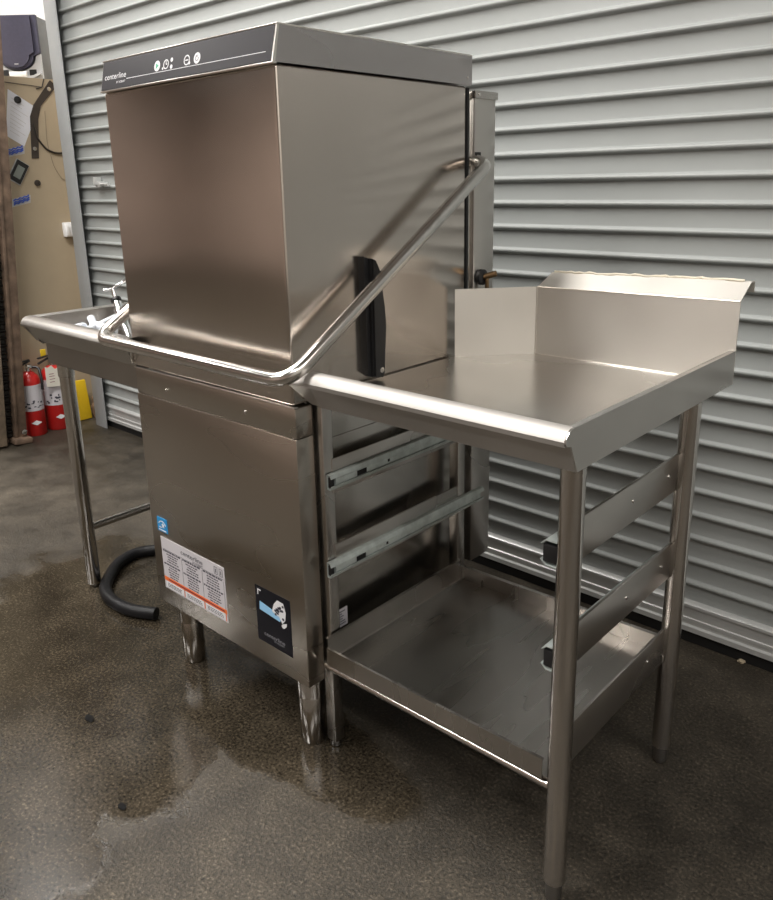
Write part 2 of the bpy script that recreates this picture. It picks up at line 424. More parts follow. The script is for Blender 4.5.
# control head
b = MB(); b.prism([(.010, 1.492), (-.004, 1.430), (.572, 1.430), (.572, 1.492)], 'x', -.589, -.002); head = b.build('control_head', 'cap', dw)
b = MB(); b.box(-.590, -.001, -.006, .004, 1.4268, 1.4305, .001); b.box(-.590, -.001, .008, .573, 1.4905, 1.4935, .001)
b.prism([(.0095, 1.4925), (-.0055, 1.4300), (.001, 1.4300), (.0145, 1.4925)], 'x', -.0055, -.001)
b.build('trim_strip', 'seam', head)
o0 = Vector((-.585, -.0042, 1.4312)); u = Vector((1, 0, 0)); v = Vector((0, .014, .062)).normalized(); n = u.cross(v)
b = MB(); b.rect(o0, u, v, n, 0, .5795, 0, .0600, .0012); ov = b.build('control_panel', 'overlay', head)
def cp(x, z): return (x - o0.x, (z - o0.z) / v.z)
o1 = o0 + n * .0012
b = MB(); q = cp(-.573, 1.4515); b.text('centerline', o1 + u * q[0] + v * q[1], u, v * .78, n, .088)
q = cp(-.522, 1.4412); b.text('BY HOBART', o1 + u * q[0] + v * q[1], u, v, n, .036)
q0 = cp(-.482, 1.4470); q1 = cp(-.022, 1.4470); b.rect(o1, u, v, n, q0[0], q1[0], q0[1], q0[1] + .0011, .0003)
b.build('lettering', 'white', ov)
def disc(bm_, x, z, r, t=.0003, mat=0, seg=22):
    q = cp(x, z); bm_.quad(o1, u, v, n, [(q[0] + r * math.cos(2 * math.pi * k / seg), q[1] + r * math.sin(2 * math.pi * k / seg)) for k in range(seg)], t, mat)
def ringp(bm_, x, z, r, w, mat=0, seg=24):
    q = cp(x, z)
    for k in range(seg):
        a0, a1 = 2 * math.pi * k / seg, 2 * math.pi * (k + 1) / seg
        bm_.quad(o1, u, v, n, [(q[0] + rr * math.cos(a), q[1] + rr * math.sin(a)) for rr, a in ((r, a0), (r, a1), (r - w, a1), (r - w, a0))], .0003, mat)
b = MB(); disc(b, -.366, 1.460, .0105); q = cp(-.366, 1.460)
b.quad(o1 + n * .0004, u, v, n, [(q[0] - .004, q[1] - .0058), (q[0] + .006, q[1]), (q[0] - .004, q[1] + .0058)], .0003, 1); b.build('start_button', ['white', 'green'], ov)
b = MB(); ringp(b, -.334, 1.460, .0095, .0022); q = cp(-.334, 1.460); b.rect(o1, u, v, n, q[0] - .001, q[0] + .001, q[1], q[1] + .006, .0003); b.rect(o1, u, v, n, q[0], q[0] + .004, q[1] - .001, q[1] + .001, .0003)
disc(b, -.345, 1.453, .0025); b.build('cycle_button', 'white', ov)
b = MB(); disc(b, -.3145, 1.4665, .0042, seg=14); disc(b, -.3145, 1.4535, .0042, seg=14); b.build('indicator_light', 'white', ov)
b = MB(); ringp(b, -.262, 1.460, .0098, .0022); q = cp(-.262, 1.460); b.rect(o1, u, v, n, q[0] - .005, q[0] + .005, q[1] - .001, q[1] + .001, .0003); disc(b, -.253, 1.454, .0032); b.build('drain_button', 'white', ov)
b = MB(); disc(b, -.228, 1.460, .0105); q = cp(-.228, 1.460); b.rect(o1 + n * .0004, u, v, n, q[0] - .0009, q[0] + .0009, q[1] + .001, q[1] + .0062, .0003, 1)
for k in range(14):
    a0 = R(50 + k * 280 / 14 + 40); a1 = R(50 + (k + 1) * 280 / 14 + 40)
    b.quad(o1 + n * .0004, u, v, n, [(q[0] + r_ * math.cos(a), q[1] + r_ * math.sin(a)) for r_, a in ((.0055, a0), (.0055, a1), (.0042, a1), (.0042, a0))], .0003, 1)
b.build('power_button', ['white', 'greyprint'], ov)
b = MB(); b.lathe([(.0028, 0), (.0028, .001), (.0018, .002)], (-.0022, .556, 1.446), (1, 0, 0), 12); b.build('screw', 'screw', head)
# rear columns
for x0, x1 in ((-.050, .000), (-.638, -.588)):
    b = MB(); b.box(x0, x1, .581, .664, .250, 1.412, .003); c_ = b.build('rear_column', 'steel', dw)
    b = MB(); b.box(x0, x1 + .004, .578, .668, 1.404, 1.421, .002); b.build('column_cap', 'side', c_)
    if x0 > -.2:
        b = MB(); b.lathe([(.004, 0), (.004, .002), (.002, .003)], (x1 + .004, .592, 1.4125), (1, 0, 0), 12); b.build('screw', 'screw', c_)
        v_ = MB(); v_.lathe([(.016, 0), (.019, .004), (.019, .012), (.010, .015)], (x1, .606, 1.000), (1, 0, 0), 20)
        vv = v_.build('latch_knob', 'black', c_)
        v_ = MB(); v_.cyl((x1 + .012, .606, 1.000), (x1 + .040, .622, 1.010), .0075, 16, .002); v_.cyl((x1 + .020, .610, 1.002), (x1 + .020, .610, .968), .005, 12); v_.build('latch_pin', 'brass', vv)
# stickers on the front
ux, vz, ny = Vector((1, 0, 0)), Vector((0, 0, 1)), Vector((0, -1, 0))
o = Vector((-.546, 0, .227)); W, Hh = .266, .144
b = MB(); b.rect(o, ux, vz, ny, 0, W, 0, Hh, .0006); lb = b.build('instruction_label', 'label', dw)
o1_ = o + ny * .0007
b = MB(); b.text('centerline', o1_ + ux * .088 + vz * .122, ux, vz * .78, ny, .092); b.text('BY HOBART', o1_ + ux * .138 + vz * .1135, ux, vz, ny, .042)
rng = random.Random(3)
cols3 = [(.006, .086), (.092, .172), (.178, .258)]
def scribble(x0, x1, z, h):
    x = x0
    while x < x1 - .004:
        w = rng.uniform(.004, .012); w = min(w, x1 - x); b.rect(o1_, ux, vz, ny, x, x + w, z, z + h, .0003); x += w + .0025
for (a, c) in cols3:
    z = .106
    for ln in range(11):
        if ln in (0, 5): scribble(a, c - .004, z, .0042)
        else:
            ind = rng.uniform(.012, .022); scribble(a + ind, c - ind, z, .0028)
        z -= .0068 if ln not in (4,) else .0090
    b.rect(o1_, ux, vz, ny, c + .002, c + .0026, .004, .108, .0003)
b.rect(o1_, ux, vz, ny, .004, W - .004, .1118, .1124, .0003)
for x in (.226, .246):
    b.rect(o1_, ux, vz, ny, x, x + .0012, .117, .136, .0003); b.rect(o1_, ux, vz, ny, x + .012, x + .0132, .117, .136, .0003)
    b.rect(o1_, ux, vz, ny, x, x + .013, .117, .118, .0003); b.rect(o1_, ux, vz, ny, x, x + .013, .135, .136, .0003); b.rect(o1_, ux, vz, ny, x + .005, x + .008, .121, .131, .0003)
b.build('label_print', 'ink', lb)
b = MB()
b.rect(o1_, ux, vz, ny, .001, W - .001, .0225, .0335, .0003)
for (a, c) in cols3: b.rect(o1_, ux, vz, ny, c + .001, c + .004, .003, .024, .0003)
b.build('orange_band', 'orange', lb)
b = MB(); b.rect(o1_ + ny * .0004, ux, vz, ny, .02, W - .01, .0265, .0295, .0002)
b.build('label_band_text', 'maroon', lb)
for (a, c) in cols3:
    b = MB(); b.rect(o1_, ux, vz, ny, a + .001, c - .001, .003, .0205, .0003); b.build('label_footer', 'white', lb)
for (a, c) in cols3:
    b = MB()
    for z in (.0075, .0115, .0155): scribble(a + .008, c - .008, z, .0016)
    for p in range(len(b.v)): b.v[p] = (b.v[p][0], b.v[p][1] - .0004, b.v[p][2])
    b.build('label_footer_print', 'ink', lb)
o = Vector((-.166, 0, .234)); W, Hh = .118, .138
b = MB(); b.rect(o, ux, vz, ny, 0, W, 0, Hh, .0006); lb = b.build('black_label', 'blacklabel', dw); o1_ = o + ny * .0007
b = MB(); b.text('centerline', o1_ + ux * .024 + vz * .020, ux, vz * .78, ny, .070); b.text('BY HOBART', o1_ + ux * .058 + vz * .0135, ux, vz, ny, .034)
b.build('label_lettering', 'silverprint', lb)
b = MB(); b.quad(o1_, ux, vz, ny, [(.012, .080), (.082, .074), (.088, .090), (.014, .101)], .0003); b.build('blue_print', 'lightblue', lb)
b = MB()
b.quad(o1_ + ny * .0004, ux, vz, ny, [(.056, .092), (.064, .112), (.076, .125), (.096, .124), (.103, .104), (.100, .084), (.090, .073), (.080, .086), (.066, .088)], .0003)
b.build('machine_picture', 'white', lb); b = MB()
b.quad(o1_, ux, vz, ny, [(.008, .116), (.011, .116), (.011, .127), (.020, .127), (.020, .130), (.008, .130)], .0003)
b.build('corner_mark', 'white', lb); b = MB()
b.quad(o1_, ux, vz, ny, [(.086, .067), (.090, .072), (.104, .078), (.103, .070), (.094, .062), (.088, .063)], .0003)
b.build('machine_leg_picture', 'white', lb)
b = MB()
for k in range(13):
    x, z = .066 + .032 * rng.random(), .082 + .036 * rng.random(); r_ = rng.uniform(.002, .005)
    b.quad(o1_ + ny * .0008, ux, vz, ny, [(x + r_ * math.cos(a) * 1.2, z + r_ * math.sin(a)) for a in (0, .9, 2.2, 3.5, 4.6, 5.5)], .0002)
b.build('dark_print', 'ink', lb)
o = Vector((-.554, 0, .386)); b = MB(); b.rect(o, ux, vz, ny, 0, .045, 0, .038, .0006); lb = b.build('blue_label', 'bluelabel', dw); o1_ = o + ny * .0007
b = MB()
for k in range(12):
    a0, a1 = R(20 + k * 11), R(20 + (k + 1) * 11)
    b.quad(o1_, ux, vz, ny, [(.022 + r_ * math.cos(a), .014 + r_ * math.sin(a) * .9) for r_, a in ((.018, a0), (.018, a1), (.0155, a1), (.0155, a0))], .0003)
st = []
for k in range(10):
    r_ = .008 if k % 2 == 0 else .0036; a = R(90 + 36 * k); st.append((.026 + r_ * math.cos(a), .018 + r_ * math.sin(a)))
b.quad(o1_, ux, vz, ny, st, .0003); b.rect(o1_, ux, vz, ny, .006, .039, .003, .0055, .0003); b.rect(o1_, ux, vz, ny, .008, .018, .010, .013, .0003)
b.build('label_print', 'white', lb)
o = Vector((-.0194, .104, .266)); b = MB(); b.rect(o, Vector((0, 1, 0)), vz, Vector((1, 0, 0)), 0, .036, 0, .044, .0006); lb = b.build('rating_label', 'label', dw)
b = MB()
for z in (.006, .012, .018, .024, .030, .036): b.rect(o + Vector((.0007, 0, 0)), Vector((0, 1, 0)), vz, Vector((1, 0, 0)), .005, .005 + rng.uniform(.012, .026), z, z + .0025, .0003)
b.build('label_print', 'greyprint', lb)

# ------------------------------------------------------------------ clean dish table (right)
tb = thing('dish_table', (.30, .28, 0), 'stainless steel dish table with backsplash, undershelf and empty drawer slides, right of the dishwasher', 'table')
TR, TY, ZD, ZE = .597, .649, .821, .885
deck_pts = [(.000, .030), (.592, .030), (.592, .648), (.137, .648), (.006, .502), (.000, .502)]
b = MB(); b.prism(deck_pts, 'z', ZD - .004, ZD); b.build('tabletop', 'deck', tb)
prof = [(.060, ZD), (.032, ZD + .001), (.024, ZD + .006), (.020, .868), (.016, .880), (.007, .8865), (-.004, .8860), (-.013, .8800), (-.0182, .8710), (-.0175, .8650), (-.010, .8640), (-.002, .8620), (.019, .8175), (.060, .8170)]
b = MB(); b.sheet(prof, -.0018, 'x', .052, TR - .002)
b.build('rolled_rim', 'rim', tb)
# flattened end of the roll where it meets the machine
fl = [(.024, ZD + .006), (.020, .864), (.012, .8700), (.002, .8690), (-.010, .8640), (-.016, .8610), (-.0165, .8590), (-.010, .8590), (-.002, .8580), (.019, .8175)]
rl = [prof[i] for i in (2, 3, 4, 5, 7, 8, 9, 10, 11, 12)]
b = MB(); n_ = len(fl); vs = [(-.008, -.006 + p[0] * .6, p[1]) if p[1] > .83 else (.03, p[0], p[1]) for p in fl] + [(.052, p[0], p[1]) for p in rl]
b._add(vs, [(i, i + 1, i + 1 + n_, i + n_) for i in range(n_ - 1)]); b.build('rim_end', 'rim', tb, 60)
endp = [(-.0135, .8640), (-.0182, .8680), (-.0182, .8720), (-.013, .8805), (-.004, .8865), (.007, .8872), (.60, .8872), (TY, .8872), (TY, .8175), (.019, .8165), (-.002, .8610)]
b = MB(); b.prism(endp, 'x', TR - .003, TR); b.box(TR - .012, TR - .003, .010, TY, .8845, .8872, .0008); b.box(TR - .013, TR - .0105, .03, TY, ZD, .886)
b.build('end_rim', 'steel', tb)
zl, zr = .982, .987
b = MB()
def wedge(x0, x1, y0, y1, za0, za1, zb0, zb1):  # slab with slightly sloping top
    vs = [(x0, y0, za0), (x1, y0, zb0), (x1, y1, zb0), (x0, y1, za0), (x0, y0, za1), (x1, y0, zb1), (x1, y1, zb1), (x0, y1, za1)]
    b._add(vs, [(0, 3, 2, 1), (4, 5, 6, 7), (0, 1, 5, 4), (1, 2, 6, 5), (2, 3, 7, 6), (3, 0, 4, 7)])
wedge(.137, TR, TY, TY + .003, ZD - .004, zl, ZD - .004, zr); b.build('backsplash', 'splash', tb)
b = MB()
vs = [(.137, TY, zl), (TR, TY, zr), (TR + .004, TY + .042, zr + .034), (.150, TY + .042, zl + .030), (TR + .004, TY + .062, zr + .033), (.150, TY + .062, zl + .029), (TR + .004, TY + .063, zr + .012), (.150, TY + .063, zl + .008)]
th = Vector((0, .0012, -.0022)); vs2 = [Vector(p) + th for p in vs]
b._add(vs + [tuple(p) for p in vs2], [(0, 1, 2, 3), (3, 2, 4, 5), (5, 4, 6, 7), (9, 8, 11, 10), (11, 13, 12, 10), (13, 15, 14, 12), (1, 9, 10, 2), (0, 3, 11, 8), (2, 10, 12, 4), (3, 5, 13, 11), (4, 12, 14, 6), (7, 6, 14, 15)])
ret = b.build('splash_return', 'splash', tb, 15)
rc = random.Random(11); b = MB(); pp = []
for k in range(40):
    t = k / 39; pp.append((.155 + t * (TR - .165), TY + .043 + rc.uniform(-.002, .004) + (.006 if .55 < t < .9 else 0), zl + .0315 + t * .009 + rc.uniform(-.0015, .0015)))
b.tube(pp, .0028, 0, 8); b.build('caulk_bead', 'caulk', ret)
b = MB(); b.tube([(.137, TY - .0005, zl), (TR, TY - .0005, zr)], .0016, 0, 8); b.tube([(.137, TY - .001, ZD), (.137, TY - .001, zl)], .0015, 0, 8); b.tube([(.137, TY - .001, ZD + .001), (TR - .012, TY - .001, ZD + .001)], .0013, 0, 8); b.build('splash_seam', 'seam', tb)
d = Vector((.131, .147, 0)); e = d.normalized(); nn = Vector((-e.y, e.x, 0))
A0 = Vector((.006, .502, 0)); B0 = Vector((.137, TY, 0)); b = MB()
vs = [A0 + Vector((0, 0, ZD - .004)), B0 + Vector((0, 0, ZD - .004)), B0 + nn * .003 + Vector((0, 0, ZD - .004)), A0 + nn * .003 + Vector((0, 0, ZD - .004))]
vs += [p + Vector((0, 0, zl - ZD + .004)) for p in vs]
b._add(vs, [(0, 3, 2, 1), (4, 5, 6, 7), (0, 1, 5, 4), (1, 2, 6, 5), (2, 3, 7, 6), (3, 0, 4, 7)]); b.build('corner_splash', 'splash', tb)
# round legs on the right
LX, LY1, LY2, LR = .577, .045, .492, .0195
for y in (LY1, LY2):
    l = MB(); l.lathe([(LR - .003, .040), (LR, .043), (LR, .8168)], (LX, y, 0), seg=32); lg = l.build('leg', 'tube', tb)
    f = MB(); f.lathe([(.011, 0), (.0135, .003), (.0145, .012), (.0145, .042)], (LX, y, 0)); f.build('foot', 'foot', lg)
# square legs against the machine
for (x0, y0) in ((-.010, .054), (-.006, .496)):
    l = MB(); l.box(x0, x0 + .028, y0, y0 + .028, .016, .8168, .0025); lg = l.build('leg', 'steel', tb)
    f = MB(); f.lathe([(.010, 0), (.013, .003), (.013, .017)], (x0 + .014, y0 + .014, 0)); f.build('foot', 'foot', lg)
# flat rails and shelf side strips
for (z0, z1) in ((.636, .711), (.446, .521)):
    b = MB(); b.box(.563, .569, LY1 + .012, LY2 - .006, z0, z1, .0012); rl_ = b.build('rail', 'steel', tb)
    for y in (LY1 + .045, .28, LY2 - .06):
        s_ = MB(); s_.lathe([(.0035, 0), (.0035, .0012), (.002, .0022)], (.569, y, (z0 + z1) / 2 + .004), (1, 0, 0), 12); s_.build('rivet', 'screw', rl_)
    dz = -.024; b = MB(); b.box(.016, .0205, .075, .505, z0 + dz, z1 + dz, .0012); b.build('rail', 'steel', tb)
def slide(x0, y0, y1, zc, side, h=.017, dp=.014):
    """galvanised ball-bearing drawer slide; open C section seen end-on"""
    b = MB(); k = dp / .014
    b.box(min(x0, x0 + side * .002), max(x0, x0 + side * .002), y0, y1, zc - h, zc + h)
    for sg in (-1, 1):
        b.prism([(x0, zc + sg * h), (x0 + side * .010 * k, zc + sg * h), (x0 + side * .014 * k, zc + sg * (h - .009)), (x0 + side * (.014 * k - .002), zc + sg * (h - .009)), (x0 + side * (.010 * k - .001), zc + sg * (h - .002)), (x0, zc + sg * (h - .002))], 'y', y0, y1)
    sl = b.build('drawer_slide', 'zinc', tb)
    b = MB(); b.prism([(x0 + side * .003, zc - .010), (x0 + side * (dp - .002), zc - .0065), (x0 + side * (dp - .0008), zc), (x0 + side * (dp - .002), zc + .0065), (x0 + side * .003, zc + .010)], 'y', y0 + .014, y1 - .02)
    b.build('inner_runner', 'zinc', sl)
    b = MB(); b.box(*sorted((x0 + side * .002, x0 + side * (dp - .004))), y0 + .001, y0 + .012, zc - h * .75, zc + h * .62, .002); b.build('slide_stop', 'black', sl); b = MB()
    for y in (y0 + .075,): b.box(*sorted((x0 + side * (dp - .0009), x0 + side * (dp - .0002))), y, y + .028, zc - .006, zc + .005)
    b.build('slot', 'gap', sl); b = MB(); b.box(*sorted((x0 + side * (dp - .0009), x0 + side * (dp - .0002))), y0 + .17, y0 + .176, zc - .002, zc + .004); b.build('slot', 'gap', sl)
slide(.0205, .058, .490, .643, 1)
slide(.0205, .048, .592, .450, 1)
slide(.5625, .036, .480, .664, -1, .0225, .032)
slide(.5625, .050, .480, .468, -1, .0225, .032)
# under-shelf: a tray with folded edges
def slope(bm_):
    bm_.v = [(p[0], p[1], p[2] - .014 * (1 - p[0] / .566)) for p in bm_.v]; return bm_
b = MB(); b.box(.020, .566, .034, .512, .250, .2535)
b.sheet([(.034, .247), (.0315, .247), (.0315, .287), (.036, .288), (.037, .284)], -.0016, 'x', .026, .552)
b.sheet([(.500, .252), (.507, .252), (.507, .287), (.513, .288), (.513, .280)], .0016, 'x', .024, .560)
slope(b).build('shelf', 'shelf', tb)
b = MB(); b.sheet([(.040, .2535), (.030, .256), (.027, .262), (.027, .308), (.0215, .309)], .0016, 'y', .036, .505); slope(b).build('shelf_side', 'shelf', tb)
b = MB(); b.box(.563, .5685, LY1 + .012, LY2 - .006, .246, .327, .0012); ss = b.build('shelf_side', 'steel', tb)
for y in (LY1 + .05, LY2 - .09):
    s_ = MB(); s_.lathe([(.0035, 0), (.0035, .0012), (.002, .0022)], (.5685, y, .290), (1, 0, 0), 12); s_.build('rivet', 'screw', ss)
b = MB(); b.box(.5692, .574, LY2 - .020, LY2 - .0135, .252, .268, .001); b.build('weld_tab', 'screw', ss)
b = MB(); b.cyl((.014, .040, .2235), (LX - .012, LY1 - .006, .236), .0075, 16); b.build('stretcher', 'tube', tb)

# ------------------------------------------------------------------ soiled sink table (left)
sk = thing('sink_table', (-.86, .28, 0), 'shallow stainless steel sink table on a round leg, left of the dishwasher', 'sink table')
SL, SR = -1.142, -.588
prof2 = [(.070, .752), (.062, .800), (.040, .806), (.022, .868), (.016, .876), (.007, .8775), (-.006, .8765), (-.020, .866), (-.024, .858), (-.022, .854), (-.012, .853), (-.008, .845), (.010, .806), (.018, .802)]
b = MB(); b.sheet([(.045, .803), (.030, .810), (.020, .866), (.014, .874), (.004, .876), (-.008, .8745), (-.020, .866), (-.0255, .857), (-.024, .8525), (-.014, .852), (.012, .806), (.045, .803)], -.0018, 'x', SL, SR)
b.build('rolled_rim', 'sink', sk)
b = MB(); b.sheet([(SL - .0, .846), (SL + .002, .874), (SL + .008, .876), (SL + .020, .872), (SL + .034, .806), (SL + .06, .802)], .0018, 'y', .004, .65)
b.prism([(-.0255, .857), (-.008, .8745), (.03, .8755), (.03, .804), (.012, .806)], 'x', SL - .0005, SL + .002)
b.build('end_rim', 'sink', sk)
b = MB(); bx_ = (SL + .043, SR + .0, .020, .62, .742, .806); x0, x1, y0, y1, z0, z1 = bx_
b.box(x0, x1, y0, y0 + .003, z0, z1); b.box(x0, x0 + .003, y0, y1, z0, z1); b.box(x0, x1, y1 - .003, y1, z0, z1); b.box(x0, x1, y0, y1, z0, z0 + .003); b.box(x1 - .003, x1, y0, y1, z0, z1)
b.build('basin', 'sink', sk)
b = MB(); b.box(SL, SR, .640, .643, .79, .96, .001); b.sheet([(.62, .806), (.636, .807), (.640, .812)], .0015, 'x', SL, SR); b.build('backsplash', 'sink', sk)
for y in (.070, .56):
    l = MB(); l.lathe([(.0195, .012), (.021, .015), (.021, .742)], (-1.105, y, 0)); lg = l.build('leg', 'tube', sk)
    f = MB(); f.lathe([(.012, 0), (.015, .003), (.015, .014)], (-1.105, y, 0)); f.build('foot', 'foot', lg)
    c = MB(); c.lathe([(.0225, .690), (.0235, .694), (.0235, .742)], (-1.105, y, 0)); c.build('socket', 'bar', lg)
b = MB(); b.cyl((-1.105, .085, .200), (-1.105, .545, .200), .0125, 18); b.build('cross_brace', 'tube', sk)
b = MB(); b.box(SR - .004, SR - .001, -.004, .010, .815, .852, .001); b.build('joint_tab', 'screw', sk)

# loose fittings lying in the sink
z_in = .7452
f0 = thing('plumbing_fitting', (-1.0, .13, z_in), 'white plastic tee fitting sticking up at the left end of the sink', 'fitting')
b = MB(); b.cyl((-.90, .105, z_in + .012), (-1.030, .128, .866), .0105, 16, .002); b.build('tee_body', 'pvc', f0)
b = MB(); b.cyl((-.985, .105, .852), (-.950, .128, .842), .0135, 16, .002); b.build('collar', 'pvc', f0)
b = MB(); b.cyl((-.985, .1155, .831), (-.978, .1145, .825), .0115, 16); b.build('ring', 'bluering', f0)
f1 = MB(); f1.tube([(-.955, .060, .842), (-.975, .13, .853), (-1.018, .225, .866)], .0075, .03, 14); f1 = f1.build('plastic_pipe', 'pvc')
tag(f1, 'long thin white plastic pipe lying slantwise in the sink towards the chrome faucet', 'pipe')
f2 = MB(); f2.cyl((-1.030, .083, .840), (-.985, .083, .849), .0125, 18, .003)
tag(f2.build('plumbing_fitting', 'pvc'), 'short white stub fitting at the far left of the sink clutter', 'fitting')
f3 = MB(); f3.tube([(-.895, .060, .836), (-.875, .080, .848), (-.845, .105, .852)], .0105, .02, 14)
tag(f3.build('pipe_elbow', 'pvc'), 'bent white plastic pipe piece lying just inside the front rim of the sink', 'pipe')
tp = thing('faucet', (-.98, .22, z_in), 'old chrome faucet with lever lying in the sink beside the dishwasher hood', 'faucet')
b = MB(); b.cyl((-.93, .205, z_in), (-1.070, .238, .893), .0125, 18, .003); b.lathe([(.015, 0), (.019, .004), (.019, .020), (.014, .024)], (-1.038, .232, .856), (-.66, .12, .74), 20); b.tube([(-1.045, .232, .868), (-.985, .245, .893), (-.93, .28, .880)], .011, .02, 14); b.build('body', 'chrome', tp)
b = MB(); b.lathe([(.013, 0), (.016, .003), (.016, .010), (.011, .013)], (-1.072, .238, .893), (-.66, .12, .74), 20); b.build('bonnet', 'black', tp)
b = MB(); b.cyl((-1.080, .240, .903), (-1.092, .242, .928), .007, 16, .002); b.tube([(-1.108, .220, .926), (-1.090, .242, .931), (-1.035, .262, .962), (-.98, .28, .985)], .0045, 0, 12); b.build('lever', 'chrome', tp)
# drain hose on the floor
hp = [(-.80, .42), (-.98, .41), (-1.10, .35), (-1.165, .27), (-1.155, .19), (-1.09, .115), (-1.02, .062), (-.94, .042), (-.85, .050), (-.772, .088)]
sm = []
for i in range(len(hp) - 1):
    p0 = hp[max(i - 1, 0)]; p1 = hp[i]; p2 = hp[i + 1]; p3 = hp[min(i + 2, len(hp) - 1)]
    for k in range(6):
        t = k / 6; sm.append(tuple(.5 * (2 * p1[j] + (p2[j] - p0[j]) * t + (2 * p0[j] - 5 * p1[j] + 4 * p2[j] - p3[j]) * t * t + (3 * p1[j] - p0[j] - 3 * p2[j] + p3[j]) * t ** 3) for j in (0, 1)) + (.019,))
sm.append((hp[-1][0], hp[-1][1], .019))
b = MB(); b.tube(sm, .0185, 0, 18); hs = b.build('drain_hose', 'hose')
tag(hs, 'black rubber drain hose curled on the wet floor under the sink table', 'hose')

# ------------------------------------------------------------------ things along the left wall
# steel upright mast
ms = thing('steel_mast', (-2.74, .50, 0), 'tall rusty steel mast with a black chain, cut off by the left edge', 'mast')
def channel(y0, y1, x0, x1, nm, mt):
    b = MB(); b.box(x0, x1, y0, y1, 0, 3.0, .004); b.box(x1, x1 + .012, y0, y0 + .016, .02, 3.0, .003); return b.build(nm, mt, ms)
ch = channel(.515, .578, -2.82, -2.745, 'upright', 'rust')
channel(.405, .468, -2.80, -2.715, 'upright', 'rustlight')
b = MB(); b.box(-2.80, -2.775, .468, .515, .0, 3.0); b.build('back_plate', 'rust', ms)
b = MB(); z = .03
while z < 2.4:
    b.box(-2.772, -2.752, .476, .508, z, z + .020, .003, 1); b.cyl((-2.762, .471, z + .028), (-2.762, .513, z + .028), .006, 8); z += .036
b.build('chain', 'chain', ms)
b = MB(); b.lathe([(.014, 0), (.014, .012), (.008, .014)], (-2.733, .556, .055), (1, 0, 0), 6); b.build('bolt', 'screw', ms)
b = MB(); b.box(-2.83, -2.70, .50, .585, 0, .028, .004); b.build('base_plate', 'rust', ms)
ms.rotation_euler = (R(-4.7), 0, 0); ms.location.z = .008

# fire extinguishers
def extinguisher(x, y, r, h, label):
    t = thing('fire_extinguisher', (x, y, 0), label, 'fire extinguisher', 'fire extinguishers on the floor by the mast')
    b = MB(); b.lathe([(r * .93, 0), (r, .006), (r, h * .80), (r * .97, h * .86), (r * .80, h * .93), (r * .45, h * .985), (r * .30, h)], (x, y, 0), seg=36); b.build('cylinder', 'red', t)
    b = MB()
    vs = []; n = 24
    for k in range(n + 1):
        a = R(-125) + R(210) * k / n
        for rr in (r + .0004, r + .0012):
            for z in (h * .40, h * .80): vs.append((x + rr * math.cos(a), y + rr * math.sin(a), z))
    fs = []
    for k in range(n):
        i = 4 * k; fs += [(i + 2, i + 6, i + 7, i + 3), (i + 0, i + 1, i + 5, i + 4), (i + 1, i + 3, i + 7, i + 5), (i, i + 4, i + 6, i + 2)]
    fs += [(0, 2, 3, 1), (4 * n, 4 * n + 1, 4 * n + 3, 4 * n + 2)]
    b._add(vs, fs); lb = b.build('label', 'label', t, 50)
    b = MB(); rr = random.Random(int(y * 1000))
    for k in range(16):
        a = R(-70 + rr.uniform(0, 115)); z = h * rr.uniform(.43, .56); w = rr.uniform(.003, .008)
        c = Vector((math.cos(a), math.sin(a), 0)); uu = Vector((-math.sin(a), math.cos(a), 0))
        b.rect(Vector((x, y, z)) + c * (r + .0013), uu, vz, c, -w, w, 0, rr.uniform(.004, .010), .0006)
    b.build('label_print', 'ink', lb)
    a = R(-14); c = Vector((math.cos(a), math.sin(a), 0)); uu = Vector((-math.sin(a), math.cos(a), 0))
    b = MB(); b.quad(Vector((x, y, h * .215)) + c * (r + .0002), uu, vz, c, [(-.026, 0), (0, -.013), (.026, 0), (0, .013)], .0012); b.build('diamond_mark', 'white', t)
    b = MB(); b.cyl((x, y, h - .006), (x, y, h + .030), r * .28, 16); b.box(x - .012, x + .03, y - .012, y + .012, h + .018, h + .034, .003); v_ = b.build('valve', 'screw', t)
    b = MB(); rot = Matrix.Rotation(R(22), 3, 'X')
    b.box(x - .008, x + .010, y - .075, y + .02, h + .030, h + .037, .002, 2, rot); b.box(x - .008, x + .010, y - .070, y + .015, h + .046, h + .053, .002, 2, Matrix.Rotation(R(8), 3, 'X')); b.build('handle', 'black', v_)
    return t
e1 = extinguisher(-2.835, .665, .052, .335, 'red fire extinguisher half hidden beside the rusty mast')
b = MB(); b.tube([(-2.835, .680, .352), (-2.812, .712, .350), (-2.780, .706, .30), (-2.777, .702, .24)], .007, .03, 10); b.build('hose', 'black', e1)
e2 = extinguisher(-2.855, .800, .064, .340, 'red fire extinguisher with a white card hanging on its neck')
o = Vector((-2.786, .730, .245)); uu = Vector((.08, 1, 0)).normalized(); nn2 = Vector((1, -.08, .0)); b = MB()
b.quad(o, uu, vz, nn2, [(0, 0), (.072, -.008), (.070, .095), (.052, .085), (.034, .108), (.016, .098), (.002, .105)], .0012); tg = b.build('inspection_card', 'tag', e2)
b = MB()
for z in (.02, .035, .05, .062): b.rect(o + nn2 * .0013, uu, vz, nn2, .018, .018 + rng.uniform(.012, .03), z, z + .003, .0005)
b.build('card_print', 'maroon', tg)
b = MB(); b.box(-2.87, -2.862, .755, .782, .385, .425, .002); b.build('yellow_tag', 'yellow', e2)
